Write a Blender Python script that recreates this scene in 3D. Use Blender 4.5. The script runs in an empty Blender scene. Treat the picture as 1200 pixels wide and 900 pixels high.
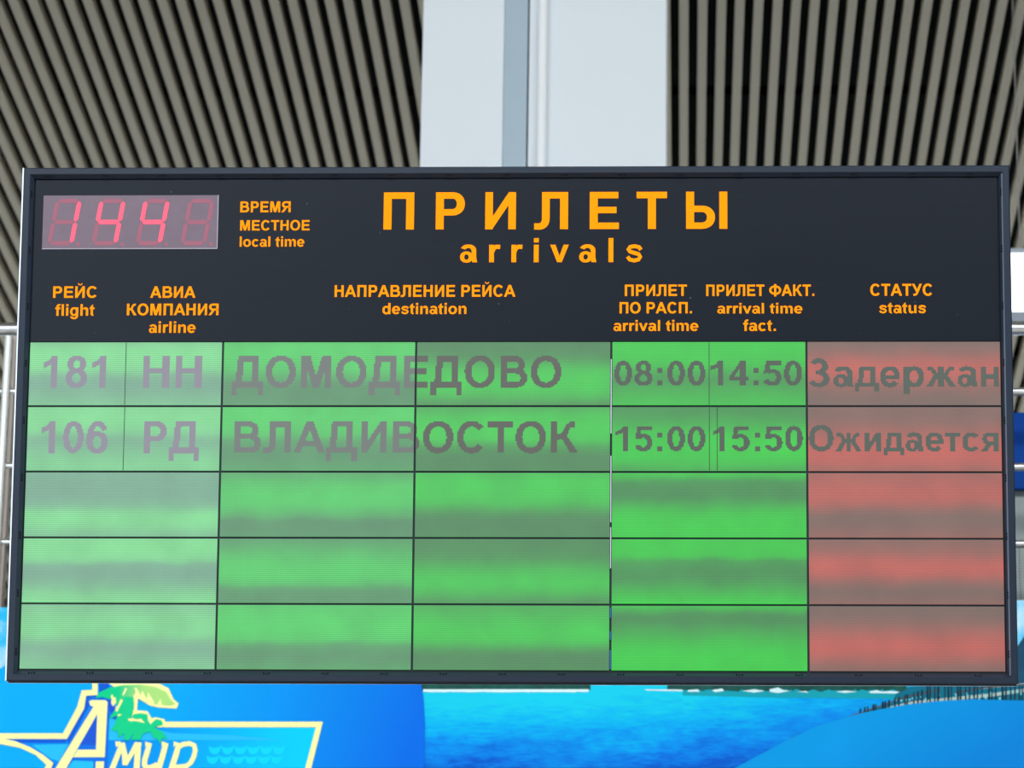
import bpy, bmesh, math, random
from mathutils import Matrix, Vector
random.seed(7)
SC = bpy.context.scene
COL = SC.collection
# ------------------------------------------------------------------ camera (fitted to the photograph)
F, PITCH, ROLL, YAW, TILT = 4478.5, 0.319577, 0.014586, 0.047180, 0.123301
EYE = Vector((0, 0, 1.65))
CAMR = Matrix.Rotation(YAW, 3, 'Z') @ Matrix.Rotation(math.pi/2 + PITCH, 3, 'X') @ Matrix.Rotation(ROLL, 3, 'Z')
cd = bpy.data.cameras.new('camera'); cam = bpy.data.objects.new('camera', cd); COL.objects.link(cam)
cd.sensor_width = 36; cd.lens = F/1200*36; cd.clip_end = 300
cam.matrix_world = Matrix.Translation(EYE) @ CAMR.to_4x4()
cd.dof.use_dof = True; cd.dof.focus_distance = 11.35; cd.dof.aperture_fstop = 6.3
SC.camera = cam
# ------------------------------------------------------------------ world (bright overcast daylight outside the glazed hall)
SC.view_settings.view_transform = 'Standard'; SC.view_settings.look = 'None'
SC.view_settings.exposure = 0.0; SC.view_settings.gamma = 1; SC.view_settings.use_curve_mapping = False
w = bpy.data.worlds.new('sky'); SC.world = w; w.use_nodes = True
w.node_tree.nodes['Background'].inputs[0].default_value = (0.80, 0.93, 1.06, 1)
w.node_tree.nodes['Background'].inputs[1].default_value = 3.2

# unseen fill lights added to brighten the hall, overhead in front of the board
def fill_light(x, y, power):
    l = bpy.data.lights.new('hall_light', 'AREA'); l.shape = 'RECTANGLE'; l.size = 5; l.size_y = 3; l.energy = power; l.color = (.95, .985, 1)
    o = bpy.data.objects.new('hall_light', l); COL.objects.link(o); o.location = (x, y, 9.7)
    o.rotation_euler = (math.radians(30), 0, 0)
for x_, y_ in ((-9, 4), (-3, 4), (3, 4), (9, 4)): fill_light(x_, y_, 540)

# ------------------------------------------------------------------ helpers
def lin(c):
    return tuple(((x/255)/12.92 if x/255 <= .04045 else ((x/255+.055)/1.055)**2.4) for x in c)
def at(px, py, Y):
    """point of the vertical plane at depth Y seen at a pixel of the photograph"""
    d = CAMR @ Vector(((px-600)/F, (450-py)/F, -1)); return EYE + d*((Y-EYE.y)/d.y)
def atz(px, py, z):
    d = CAMR @ Vector(((px-600)/F, (450-py)/F, -1)); return EYE + d*((z-EYE.z)/d.z)
BC = Vector((-0.5151, 10.9087, 1.65+3.4969)); BW, BH = 3.0, 1.5763
BU = Vector((1, 0, 0)); BV = Vector((0, -math.sin(TILT), math.cos(TILT))); BN = BU.cross(BV)
def uv(px, py, wv=-.018):
    """board-plane coordinates (origin: middle of the bottom edge) of a pixel"""
    d = CAMR @ Vector(((px-600)/F, (450-py)/F, -1)); o = BC + BN*wv
    t = (o-EYE).dot(BN)/d.dot(BN); p = EYE + d*t - o
    return p.dot(BU), p.dot(BV) + BH/2

def mat(name, color, rough=.6, spec=.5, metal=0, var=0, vscale=8, bump=0, bscale=60, stretch=(1,1,1), emit=None, es=1):
    m = bpy.data.materials.new(name); m.use_nodes = True
    nt = m.node_tree; b = nt.nodes['Principled BSDF']
    b.inputs['Base Color'].default_value = (*color, 1); b.inputs['Roughness'].default_value = rough
    b.inputs['Specular IOR Level'].default_value = spec; b.inputs['Metallic'].default_value = metal
    if emit: b.inputs['Emission Color'].default_value = (*emit, 1); b.inputs['Emission Strength'].default_value = es
    if var or bump:
        tc = nt.nodes.new('ShaderNodeTexCoord'); mp = nt.nodes.new('ShaderNodeMapping')
        nt.links.new(tc.outputs['Object'], mp.inputs[0]); mp.inputs['Scale'].default_value = stretch
    if var:
        n = nt.nodes.new('ShaderNodeTexNoise'); n.inputs['Scale'].default_value = vscale; n.inputs['Detail'].default_value = 4
        nt.links.new(mp.outputs[0], n.inputs[0])
        mx = nt.nodes.new('ShaderNodeMix'); mx.data_type = 'RGBA'
        mx.inputs[6].default_value = (*[c*(1-var) for c in color], 1); mx.inputs[7].default_value = (*[min(1, c*(1+var)) for c in color], 1)
        nt.links.new(n.outputs[0], mx.inputs[0]); nt.links.new(mx.outputs[2], b.inputs['Base Color'])
    if bump:
        n = nt.nodes.new('ShaderNodeTexNoise'); n.inputs['Scale'].default_value = bscale; nt.links.new(mp.outputs[0], n.inputs[0])
        bp = nt.nodes.new('ShaderNodeBump'); bp.inputs['Strength'].default_value = bump; bp.inputs['Distance'].default_value = .002
        nt.links.new(n.outputs[0], bp.inputs['Height']); nt.links.new(bp.outputs[0], b.inputs['Normal'])
    return m

def mesh(name, verts, faces, m, parent=None, smooth=False):
    me = bpy.data.meshes.new(name); me.from_pydata([tuple(v) for v in verts], [], faces); me.update()
    if m: me.materials.append(m)
    if smooth:
        for p in me.polygons: p.use_smooth = True
    o = bpy.data.objects.new(name, me); COL.objects.link(o); o.parent = parent; return o
class MB:
    def __init__(s): s.v = []; s.f = []
    def add(s, vs, fs):
        n = len(s.v); s.v += [tuple(v) for v in vs]; s.f += [tuple(i+n for i in f) for f in fs]; return s
    def box(s, x0, y0, z0, x1, y1, z1):
        return s.add([(x0,y0,z0),(x1,y0,z0),(x1,y1,z0),(x0,y1,z0),(x0,y0,z1),(x1,y0,z1),(x1,y1,z1),(x0,y1,z1)],
                     [(0,3,2,1),(4,5,6,7),(0,1,5,4),(1,2,6,5),(2,3,7,6),(3,0,4,7)])
    def cbox(s, x0, y0, z0, x1, y1, z1, c):
        """box with bevelled long edges (bevel c) via bmesh"""
        bm = bmesh.new(); vs = [bm.verts.new(p) for p in ((x0,y0,z0),(x1,y0,z0),(x1,y1,z0),(x0,y1,z0),(x0,y0,z1),(x1,y0,z1),(x1,y1,z1),(x0,y1,z1))]
        for f in [(0,3,2,1),(4,5,6,7),(0,1,5,4),(1,2,6,5),(2,3,7,6),(3,0,4,7)]: bm.faces.new([vs[i] for i in f])
        bmesh.ops.bevel(bm, geom=list(bm.edges), offset=c, segments=2, affect='EDGES', profile=.5)
        bm.verts.index_update(); s.add([v.co[:] for v in bm.verts], [[v.index for v in f.verts] for f in bm.faces]); bm.free(); return s
    def tube(s, a, b, r, n=16):
        a, b = Vector(a), Vector(b); d = (b-a).normalized(); q = d.to_track_quat('Z', 'Y')
        ring = [q @ Vector((r*math.cos(2*math.pi*i/n), r*math.sin(2*math.pi*i/n), 0)) for i in range(n)]
        return s.add([a+p for p in ring]+[b+p for p in ring],
                     [(i, (i+1)%n, n+(i+1)%n, n+i) for i in range(n)]+[tuple(range(n-1,-1,-1)), tuple(range(n, 2*n))])
    def poly(s, pts, depth=0.0, nrm=None):
        """flat polygon; when nrm is given it gets real thickness against nrm"""
        pts = [Vector(p) for p in pts]; n = len(pts)
        if not nrm: return s.add(pts, [tuple(range(n))])
        back = [p - Vector(nrm)*depth for p in pts]
        return s.add(pts+back, [tuple(range(n)), tuple(range(2*n-1, n-1, -1))]+[(i, n+i, n+(i+1)%n, (i+1)%n) for i in range(n)])
    def build(s, name, m, parent=None, smooth=False): return mesh(name, s.v, s.f, m, parent, smooth)
def smooth_by_angle(o, ang=35):
    for p in o.data.polygons: p.use_smooth = True
    o.data.set_sharp_from_angle(angle=math.radians(ang)); return o
def thing(name, label, cat, loc=(0,0,0), group=None):
    o = bpy.data.objects.new(name, None); COL.objects.link(o); o.location = loc; o.empty_display_size = .2
    o['label'] = label; o['category'] = cat
    if group: o['group'] = group
    return o
def tag(o, label, cat, group=None):
    o['label'] = label; o['category'] = cat
    if group: o['group'] = group
    return o
def struct(o): o['kind'] = 'structure'; return o

# ------------------------------------------------------------------ glyphs (1000 units per em, cap height 716)
def g_r(x0,y0,x1,y1): return [(x0,y0),(x1,y0),(x1,y1),(x0,y1)]
def g_arc(cx,cy,rx,ry,tx,ty,a0,a1):
    n = max(3, int(abs(a1-a0)/15)); out = []
    def P(rx, ry, a):
        a = math.radians(a); c, s = math.cos(a), math.sin(a); e = 2/2.15
        return (cx+rx*math.copysign(abs(c)**e, c), cy+ry*math.copysign(abs(s)**e, s))
    for i in range(n):
        a, b = a0+(a1-a0)*i/n, a0+(a1-a0)*(i+1)/n
        out.append([P(rx,ry,a), P(rx,ry,b), P(rx-tx,ry-ty,b), P(rx-tx,ry-ty,a)])
    return out
def g_st(pts, wd, caps=False):
    out = []; n = len(pts); nr = []
    for i in range(n):
        a = pts[max(0,i-1)]; b = pts[min(n-1,i+1)]; dx, dy = b[0]-a[0], b[1]-a[1]; l = math.hypot(dx,dy)
        nr.append((-dy/l*wd/2, dx/l*wd/2))
    for i in range(n-1):
        (x0,y0),(x1,y1) = pts[i],pts[i+1]; (a,b),(c,d) = nr[i],nr[i+1]
        out.append([(x0-a,y0-b),(x1-c,y1-d),(x1+c,y1+d),(x0+a,y0+b)])
    return out
S = 150
G = {}
def gl(ch, adv, *parts):
    ps = []
    for p in parts:
        if isinstance(p[0], tuple): ps.append(p)
        else: ps += p
    for c in ch: G[c] = (adv, ps)
gl('НH', 722, g_r(73,0,73+S,716), g_r(649-S,0,649,716), g_r(73,313,649,434))
gl('П', 719, g_r(73,0,73+S,716), g_r(646-S,0,646,716), g_r(73,592,646,716))
gl('Р', 667, g_r(73,0,73+S,716), g_r(73,592,390,716), g_r(73,268,390,390), g_arc(390,492,228,224,152,124,-90,90))
gl('В', 722, g_r(73,0,73+S,716), g_r(73,595,410,716), g_r(73,315,430,430), g_r(73,0,430,121),
   g_arc(405,520,225,196,145,121,-90,90), g_arc(425,216,262,216,152,121,-90,90))
gl('Е', 667, g_r(73,0,73+S,716), g_r(73,592,608,716), g_r(73,306,575,428), g_r(73,0,620,124))
И_ = [g_r(73,0,215,716), g_r(506,0,648,716), [(205,0),(515,480),(515,716),(205,236)]]
gl('И', 722, *И_)
gl('Й', 722, *И_, g_arc(361,905,135,130,55,62,180,360))
gl('Л', 712, g_r(642-S,0,642,716), g_r(152,592,642,716), g_r(152,200,297,716), g_arc(95,200,202,210,145,122,-90,0), g_r(8,-10,95,112))
gl('Т', 611, g_r(21,592,590,716), g_r(232,0,232+S,716))
gl('Ы', 917, g_r(73,0,73+S,716), g_r(73,324,370,446), g_r(73,0,370,122), g_arc(370,223,245,223,152,122,-90,90), g_r(694,0,844,716))
gl('М', 833, g_r(73,0,210,716), g_r(623,0,760,716), [(100,716),(349,0),(487,0),(285,716)], [(733,716),(548,716),(346,0),(484,0)])
gl('Я', 722, g_r(649-S,0,649,716), g_arc(270,504,222,212,150,120,90,270), g_r(270,596,649,716), g_r(270,292,649,410), [(15,0),(190,0),(410,310),(245,310)])
gl('С', 722, g_arc(375,358,330,370,152,126,38,322))
gl('О', 778, g_arc(389,358,346,370,152,126,0,360))
gl('А', 722, [(0,0),(155,0),(440,716),(282,716)], [(722,0),(440,716),(282,716),(563,0)], g_r(170,160,560,280))
gl('К', 700, g_r(73,0,73+S,716), g_st([(200,362),(320,380),(395,470),(455,600),(520,650),(620,654)],125), [(262,320),(395,440),(470,340),(695,0),(515,0),(330,300)])
gl('Д', 740, g_r(14,0,726,121), g_r(14,-174,138,60), g_r(602,-174,726,60), g_r(160,595,630,716), g_r(486,0,630,716), [(150,716),(92,95),(240,95),(300,716)])
gl('Ф', 874, g_r(362,-30,512,745), g_arc(437,365,412,292,152,120,0,360))
gl('У', 646, [(490,716),(270,235),(390,130),(645,716)], [(10,716),(300,170),(400,265),(170,716)], g_st([(345,190),(285,85),(220,58),(100,62)],122))
gl('.', 278, g_r(73,0,213,140)); gl(':', 333, g_r(98,0,238,140), g_r(98,379,238,519)); gl(' ', 278)
G[' '] = (278, [])
gl('0', 556, g_arc(278,358,240,364,145,118,0,360))
gl('1', 556, g_r(256,0,398,716), [(79,440),(256,520),(256,680),(290,719),(200,610),(79,563)], [(250,540),(398,600),(398,719),(286,719)])
gl('4', 556, g_r(308,0,448,716), g_r(25,144,531,262), [(25,262),(148,262),(330,560),(400,719),(322,719)])
gl('5', 556, g_r(112,590,505,712), [(112,712),(235,712),(180,370),(48,340)], g_arc(272,238,252,250,145,115,-158,135))
gl('6', 556, g_arc(285,238,248,250,142,112,0,360), g_arc(290,358,252,364,142,112,28,215))
gl('8', 556, g_arc(278,527,213,195,138,105,0,360), g_arc(278,208,246,220,148,112,0,360))
gl('aа', 556, g_r(372,90,505,350), [(365,130),(390,0),(535,0),(505,140)], g_arc(275,345,230,186,140,106,0,158), g_arc(222,156,187,168,122,88,0,360))
gl('r', 389, g_r(66,0,206,519), g_st([(150,300),(195,410),(270,462),(385,455)],125))
gl('i', 278, g_r(70,0,210,519), g_r(70,589,210,716)); gl('l', 278, g_r(70,0,210,716))
gl('v', 556, [(8,519),(213,0),(345,0),(160,519)], [(548,519),(397,519),(213,0),(345,0)])
gl('s', 556, g_st([(475,365),(415,445),(280,472),(155,445),(108,375),(160,310),(280,272),(405,235),(455,155),(405,75),(280,43),(150,75),(88,160)],116))
gl('o', 611, g_arc(305,259,267,272,142,114,0,360)); gl('cс', 556, g_arc(290,259,253,272,142,114,40,320))
gl('eе', 556, g_arc(283,259,253,272,142,114,-10,322), g_r(120,212,532,302))
gl('t', 333, g_r(82,120,222,600), [(82,590),(222,560),(222,702)], g_r(15,408,318,519), g_arc(228,125,146,135,140,110,180,290))
gl('m', 889, g_r(64,0,204,519), g_r(375,0,515,370), g_r(685,0,825,370), g_arc(352,350,163,182,140,116,-10,150), g_arc(662,350,163,182,140,116,-10,150))
def arch(h): return [g_r(66,0,206,h), g_r(405,0,545,350), g_arc(372,340,173,192,140,118,-5,155)]
gl('n', 611, *arch(519)); gl('h', 611, *arch(716))
gl('u', 611, g_r(66,170,206,519), g_r(405,0,545,519), g_arc(239,180,173,192,140,118,175,335))
gl('d', 611, g_r(405,0,545,716), g_arc(290,259,250,272,142,114,0,360))
gl('g', 611, g_r(405,-30,545,519), g_arc(290,259,250,272,142,114,0,360), g_arc(297,-20,248,195,140,110,-172,5))
gl('f', 333, g_r(85,0,225,580), g_r(12,408,318,519), g_arc(262,555,177,175,140,114,62,185))
gl('д', 602, g_r(5,0,602,108), g_r(5,-128,120,50), g_r(487,-128,602,50), g_r(135,412,515,519), g_r(383,0,515,519), [(130,519),(82,90),(208,90),(255,519)])
gl('р', 611, g_r(66,-198,206,519), g_arc(322,259,250,272,142,114,0,360))
for_zh = [(378,262),(490,285),(550,390),(600,455),(700,462)]
mir = lambda P: [(756-x, y) for x, y in P]
gl('ж', 756, g_r(313,0,443,519), g_st(for_zh,104), [(430,270),(535,330),(742,0),(595,0)], g_st(mir(for_zh),104), mir([(430,270),(535,330),(742,0),(595,0)]))
gl('н', 569, g_r(66,0,203,519), g_r(366,0,503,519), g_r(66,208,503,318))
gl('и', 590, g_r(66,0,198,519), g_r(392,0,524,519), [(190,0),(400,320),(400,519),(190,198)])
gl('т', 470, g_r(15,410,455,519), g_r(166,0,304,519))
gl('я', 570, g_r(366,0,504,519), g_arc(222,348,172,171,132,102,90,270), g_r(222,417,504,519), g_r(222,178,504,282), [(10,0),(172,0),(320,210),(165,210)])
gl('З', 621, g_arc(290,527,236,202,148,114,-82,152), g_arc(288,206,268,218,150,116,-160,84), g_r(205,318,340,424))

OWN = []
def layout(text, track=0):
    """polygons of a line in em units, with ink box"""
    x = 0; out = []; OWN.clear()
    for ci, ch in enumerate(text):
        adv, ps = G[ch]
        for p in ps: out.append([(px+x, py) for px, py in p]); OWN.append(ci)
        x += adv + track
    xs = [q[0] for p in out for q in p]
    return out, min(xs), max(xs)
def line_uv(text, xl, xr, yt, yb, hcap=716, tracked=False, wv=-.0165, split=False):
    """fit a line between two pixel columns and two rows; returns polygons in board coordinates"""
    u0, vb = uv(xl, yb, wv); u1, _ = uv(xr, yb, wv); _, vt = uv((xl+xr)/2, yt, wv)
    _, vb = uv((xl+xr)/2, yb, wv)
    sc = (vt-vb)/hcap; ps, a, b = layout(text)
    if tracked:
        tr = ((u1-u0)/sc-(b-a))/(len(text)-1); ps, a, b = layout(text, tr); sx = (u1-u0)/(b-a)
    else: sx = (u1-u0)/(b-a)
    res = [[(u0+(x-a)*sx, vb+y*sc) for x, y in p] for p in ps]
    if split: return [[p for p, c in zip(res, OWN) if c == i] for i in sorted(set(OWN))]
    return res
def area(p): return sum(p[i][0]*p[(i+1)%len(p)][1]-p[(i+1)%len(p)][0]*p[i][1] for i in range(len(p)))
def lettering(name, polys, wv, m, parent, label=None, th=.0008):
    mb = MB()
    for k, p in enumerate(polys):
        if area(p) < 0: p = p[::-1]
        mb.poly([(x, y, wv+(k%14)*.00003) for x, y in p], th, (0,0,1))
    o = mb.build(name, m, parent)
    if label: o['label'] = label
    return o

# ------------------------------------------------------------------ materials
M = {}
M['slat'] = mat('slat_paint', lin((166,155,134)), .55, .06, var=.05, vscale=3, stretch=(1,.2,1))
M['void'] = mat('dark_void', (.006,.007,.007), .9, .1)
M['carrier'] = mat('carrier_black', (.006,.0065,.006), .9, .05)
M['clad'] = mat('white_cladding', lin((230,236,241)), .4, .2, var=.015, vscale=2)
M['joint'] = mat('joint_grey', lin((172,190,202)), .4, .4, var=.05, vscale=6)
M['seam'] = mat('seam_dark', lin((60,66,74)), .7, .2)
M['pipe'] = mat('white_plastic', lin((250,252,254)), .25, .5)
M['steel'] = mat('stainless_steel', (.62,.63,.64), .28, .5, metal=.9, var=.1, vscale=20)
M['postw'] = mat('pale_steel', lin((222,226,222)), .35, .5, metal=.2)
M['postg'] = mat('flat_steel', lin((160,150,142)), .5, .4, metal=.3)
M['conc'] = mat('concrete', lin((120,118,112)), .85, .3, var=.15, vscale=3, bump=.3)
M['floor'] = mat('pale_stone_floor', lin((212,208,200)), .45, .4, var=.06, vscale=1.2)
M['wallm'] = mat('dim_wall', lin((108,108,106)), .8, .3, var=.08, vscale=1)
M['frame'] = mat('anthracite_powder_coat', lin((30,39,53)), .36, .3, var=.1, vscale=14, bump=.05, bscale=900)
M['back'] = mat('board_back', lin((34,40,46)), .6, .3)
M['orange'] = mat('orange_vinyl', lin((255,140,0)), .6, .06)
M['gap'] = mat('module_gap', lin((22,34,40)), .5, .3)
M['slot'] = mat('slot_black', (.004,.004,.006), .8, .1)
M['alu'] = mat('bright_joint', lin((190,192,205)), .3, .5, metal=.3)

def header_mat():
    m = mat('header_slate', lin((30,38,48)), .34, .2)
    nt = m.node_tree; b = nt.nodes['Principled BSDF']
    tc = nt.nodes.new('ShaderNodeTexCoord'); mp = nt.nodes.new('ShaderNodeMapping'); nt.links.new(tc.outputs['Object'], mp.inputs[0])
    mp.inputs['Scale'].default_value = (2, 260, 1)
    n = nt.nodes.new('ShaderNodeTexNoise'); n.inputs['Scale'].default_value = 1.0; nt.links.new(mp.outputs[0], n.inputs[0])
    c = lin((17,23,32)); mx = nt.nodes.new('ShaderNodeMix'); mx.data_type = 'RGBA'
    mx.inputs[6].default_value = (*[q*.8 for q in c], 1); mx.inputs[7].default_value = (*[q*1.2 for q in c], 1)
    nt.links.new(n.outputs[0], mx.inputs[0])
    v = nt.nodes.new('ShaderNodeTexNoise'); v.inputs['Scale'].default_value = 55; v.inputs['Detail'].default_value = 3; nt.links.new(tc.outputs['Object'], v.inputs[0])
    r = nt.nodes.new('ShaderNodeValToRGB'); r.color_ramp.elements[0].position = .74; r.color_ramp.elements[1].position = .80
    nt.links.new(v.outputs[0], r.inputs[0])
    m2 = nt.nodes.new('ShaderNodeMix'); m2.data_type = 'RGBA'; m2.inputs[7].default_value = (.14,.16,.18,1)
    nt.links.new(r.outputs[0], m2.inputs[0]); nt.links.new(mx.outputs[2], m2.inputs[6]); nt.links.new(m2.outputs[2], b.inputs['Base Color'])
    return m
M['header'] = header_mat()

def lcd_mat(name, bright, dull, stops, seed):
    """backlit display glass: fluorescent tube bands behind a dot matrix"""
    m = bpy.data.materials.new(name); m.use_nodes = True; nt = m.node_tree; b = nt.nodes['Principled BSDF']; L = nt.links.new
    N = nt.nodes.new
    b.inputs['Base Color'].default_value = (.035,.04,.04,1); b.inputs['Roughness'].default_value = .36; b.inputs['IOR'].default_value = 1.58
    tc = N('ShaderNodeTexCoord'); sp = N('ShaderNodeSeparateXYZ'); L(tc.outputs['Generated'], sp.inputs[0])
    mp = N('ShaderNodeMapping'); mp.inputs['Scale'].default_value = (5,2.2,1); mp.inputs['Location'].default_value = (seed*3.1, seed*1.7, 0); L(tc.outputs['Generated'], mp.inputs[0])
    n = N('ShaderNodeTexNoise'); n.inputs['Scale'].default_value = 1; n.inputs['Detail'].default_value = 3; L(mp.outputs[0], n.inputs[0])
    inv = N('ShaderNodeMath'); inv.operation = 'SUBTRACT'; inv.inputs[0].default_value = 1; L(sp.outputs[1], inv.inputs[1])
    ad = N('ShaderNodeMath'); ad.operation = 'MULTIPLY_ADD'; ad.inputs[1].default_value = .16; L(n.outputs[0], ad.inputs[0]); L(inv.outputs[0], ad.inputs[2])
    sb = N('ShaderNodeMath'); sb.operation = 'SUBTRACT'; sb.inputs[1].default_value = .08; L(ad.outputs[0], sb.inputs[0])
    cr = N('ShaderNodeValToRGB'); cr.color_ramp.interpolation = 'B_SPLINE'
    while len(cr.color_ramp.elements) > 1: cr.color_ramp.elements.remove(cr.color_ramp.elements[0])
    cr.color_ramp.elements[0].position = stops[0][0]; cr.color_ramp.elements[0].color = (stops[0][1],)*3+(1,)
    for p, v in stops[1:]:
        e = cr.color_ramp.elements.new(p); e.color = (v, v, v, 1)
    L(sb.outputs[0], cr.inputs[0])
    mx = N('ShaderNodeMix'); mx.data_type = 'RGBA'; mx.inputs[6].default_value = (*dull,1); mx.inputs[7].default_value = (*bright,1)
    L(cr.outputs[0], mx.inputs[0])
    # dot rows and columns of the matrix
    so = N('ShaderNodeSeparateXYZ'); L(tc.outputs['Object'], so.inputs[0])
    def wave(sock, pitch, amp):
        a = N('ShaderNodeMath'); a.operation = 'MULTIPLY'; a.inputs[1].default_value = 2*math.pi/pitch; L(sock, a.inputs[0])
        s = N('ShaderNodeMath'); s.operation = 'SINE'; L(a.outputs[0], s.inputs[0])
        k = N('ShaderNodeMath'); k.operation = 'MULTIPLY_ADD'; k.inputs[1].default_value = amp; k.inputs[2].default_value = 1; L(s.outputs[0], k.inputs[0]); return k.outputs[0]
    a = wave(so.outputs[1], .0061, .15); c = wave(so.outputs[0], .0066, .03)
    ml = N('ShaderNodeMath'); ml.operation = 'MULTIPLY'; L(a, ml.inputs[0]); L(c, ml.inputs[1])
    n2 = N('ShaderNodeTexNoise'); n2.inputs['Scale'].default_value = 9; L(tc.outputs['Object'], n2.inputs[0])
    k2 = N('ShaderNodeMath'); k2.operation = 'MULTIPLY_ADD'; k2.inputs[1].default_value = .4; k2.inputs[2].default_value = .8; L(n2.outputs[0], k2.inputs[0])
    m3 = N('ShaderNodeMath'); m3.operation = 'MULTIPLY'; L(ml.outputs[0], m3.inputs[0]); L(k2.outputs[0], m3.inputs[1])
    L(mx.outputs[2], b.inputs['Emission Color']); L(m3.outputs[0], b.inputs['Emission Strength'])
    return m

# ------------------------------------------------------------------ structure: hall
CZ = 10.05                                   # underside of the slats
YB = 32.0; WY0 = -14.3
f = struct(MB().box(-30,-16,-.2,30,34,0).build('floor', M['floor']))
mb = MB().box(-30,YB,-.2,30,YB+.4,.6).box(-30,YB,7.4,30,YB+.4,CZ+.6)      # unseen far end wall; glazing added to light the ceiling slats
for k in range(21): mb.box(-30+k*2.98, YB+.1, .6, -29.85+k*2.98, YB+.3, 7.4)
mb.box(-30, YB+.1, 4.2, 30, YB+.3, 4.35)
struct(mb.build('wall_back', M['wallm']))
struct(MB().box(-30.3,WY0,3.6,-30,YB+.2,CZ+.6).build('wall_left', M['wallm']))  # unseen upper side walls, added to cut side light on the slats
struct(MB().box(30,WY0,3.6,30.3,YB+.2,CZ+.6).build('wall_right', M['wallm']))
ceil = struct(MB().box(-30,-16,CZ+.35,30,YB+.2,CZ+.6).build('ceiling', M['void']))
# slats of the ceiling: U-shaped painted strips with rounded lower edges
xa, xb = atz(248.7, 0, CZ).x, atz(796, 0, CZ).x
PER = (xb-xa)/25; WID = PER*.51; HS = PER*.66
prof = [(0,HS)]
R_ = .007
for k in range(5):
    a = math.pi+math.pi/2*k/4; prof.append((R_+R_*math.cos(a), R_+R_*math.sin(a)))
prof += [(WID-x, z) for x, z in prof[::-1]]
y0, y1 = 10.0, YB
n = len(prof)
sv = [(x, y0, z) for x, z in prof]+[(x, y1, z) for x, z in prof]
sf = [(i, n+i, n+i+1, i+1) for i in range(n-1)]+[(n-1, 2*n-1, n, 0), tuple(range(n)), tuple(range(2*n-1, n-1, -1))]
first = mesh('slat', sv, [tuple(reversed(q)) for q in sf], M['slat'], ceil); smooth_by_angle(first, 50)
first.data.update()
i0 = int((-15-xb)/PER); i1 = int((12.0-xb)/PER)
for i in range(i0, i1+1):
    o = first if i == i0 else first.copy()
    if i != i0: COL.objects.link(o); o.parent = ceil
    o.location = (xb+i*PER+random.uniform(-.0012,.0012), 0, CZ+random.uniform(-.0015,.0015))
    o.rotation_euler.z = random.uniform(-.00012, .00012)
for y in [11+1.55*k for k in range(14)]:
    MB().box(-15.1, y, CZ+HS+.004, 12.1, y+.05, CZ+HS+.06).build('carrier_rail', M['carrier'], ceil)
# wall behind the camera: solid on the right, tall glazing on the left (openings)
mb = MB()
WY = -14.0
mb.box(-30,WY-.3,0,30,WY,2.2).box(-30,WY-.3,9.4,30,WY,CZ+.6).box(-3.9,WY-.3,2.2,12,WY,9.4).box(29,WY-.3,2.2,30,WY,9.4)
for x in (-26,-22,-18,-14,-10.4,-7.1): mb.box(x,WY-.25,2.2,x+.14,WY-.05,9.4)
for x in (16,20,24): mb.box(x,WY-.25,2.2,x+.14,WY-.05,9.4)
mb.box(-30,WY-.24,5.3,-3.9,WY-.06,5.42)
struct(mb.build('wall_front', M['wallm']))

# ------------------------------------------------------------------ gallery edge, behind the banner
GY = 15.0
top = at(600, 709, GY).z
struct(MB().box(-14, GY, top-1.25, 10, GY+.3, top-.03).build('trim_1', M['conc']))
struct(MB().box(-14, GY+.3, top-.3, 10, 19.5, top-.06).build('trim_2', M['conc']))

# ------------------------------------------------------------------ column
PY = 17.0
def colx(px): return at(px, 100, PY).x
colm = thing('column', 'tall white clad column rising behind the middle of the arrivals board', 'column', ((colx(494)+colx(781))/2, PY, 0))
cx0 = colm.location.x
zt = CZ+HS
MB().cbox(colx(494)-cx0, 0, 0, colx(590)-cx0, .9, zt, .006).build('cladding_panel', M['clad'], colm)
MB().cbox(colx(619.5)-cx0, 0, 0, colx(781)-cx0, .9, zt, .006).build('cladding_panel', M['clad'], colm)
o = MB().box(colx(590)-cx0+.001, .012, 0, colx(617.5)-cx0, .8, zt).build('joint_strip', M['joint'], colm); o['label'] = 'darker grey joint strip between white panels'
MB().box(colx(617.5)-cx0, .03, 0, colx(619.5)-cx0, .8, zt).build('seam', M['seam'], colm)
mb = MB(); px_ = (colx(630)+colx(641))/2-cx0; r_ = (colx(641)-colx(630))/2
mb.tube((px_, -r_-.004, 0), (px_, -r_-.004, zt), r_, 20)
o = smooth_by_angle(mb.build('conduit', M['pipe'], colm)); o['label'] = 'round white vertical conduit'
mb = MB()
for z in [1+1.4*k for k in range(4)]: mb.box(px_-r_-.006, -r_-.01, z, px_+r_+.006, 0, z+.03)
mb.build('pipe_clip', M['pipe'], colm)

# ------------------------------------------------------------------ gallery balustrade
bal = thing('balustrade', 'steel tube balustrade on the gallery edge above the blue banner', 'railing', (0, GY+.16, top-.03))
bz = top-.03
GR = GY+.16
def rail(name, pl, pr, rad, m):
    zl = at(0, pl, GR); zr = at(1198, pr, GR)
    z = (zl.z+zr.z)/2-bz
    o = MB().tube((-8, .0, z), (6, .0, z), rad, 20).build(name, m, bal); return smooth_by_angle(o)
rail('handrail', 385, 385.5, .028, M['steel'])
rail('mid_rail', 461, 457, .0165, M['steel'])
rail('mid_rail', 550, 543.5, .0165, M['steel'])
rail('mid_rail', 638, 635, .0165, M['steel'])
hz = (at(0,385,GR).z+at(1198,385.5,GR).z)/2-bz
x0p = at(11.5, 400, GR).x
for x in (x0p-4.4, x0p-2.2, x0p, x0p+1.45, x0p+2.9, x0p+5.6):
    smooth_by_angle(MB().tube((x, -.035, 0), (x, -.035, hz-.045), .0155, 16).build('post', M['postw'], bal))
    o = MB().cbox(x+.012, -.01, 0, x+.030, .06, hz-.03, .002).build('post_plate', M['postg'], bal)

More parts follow.
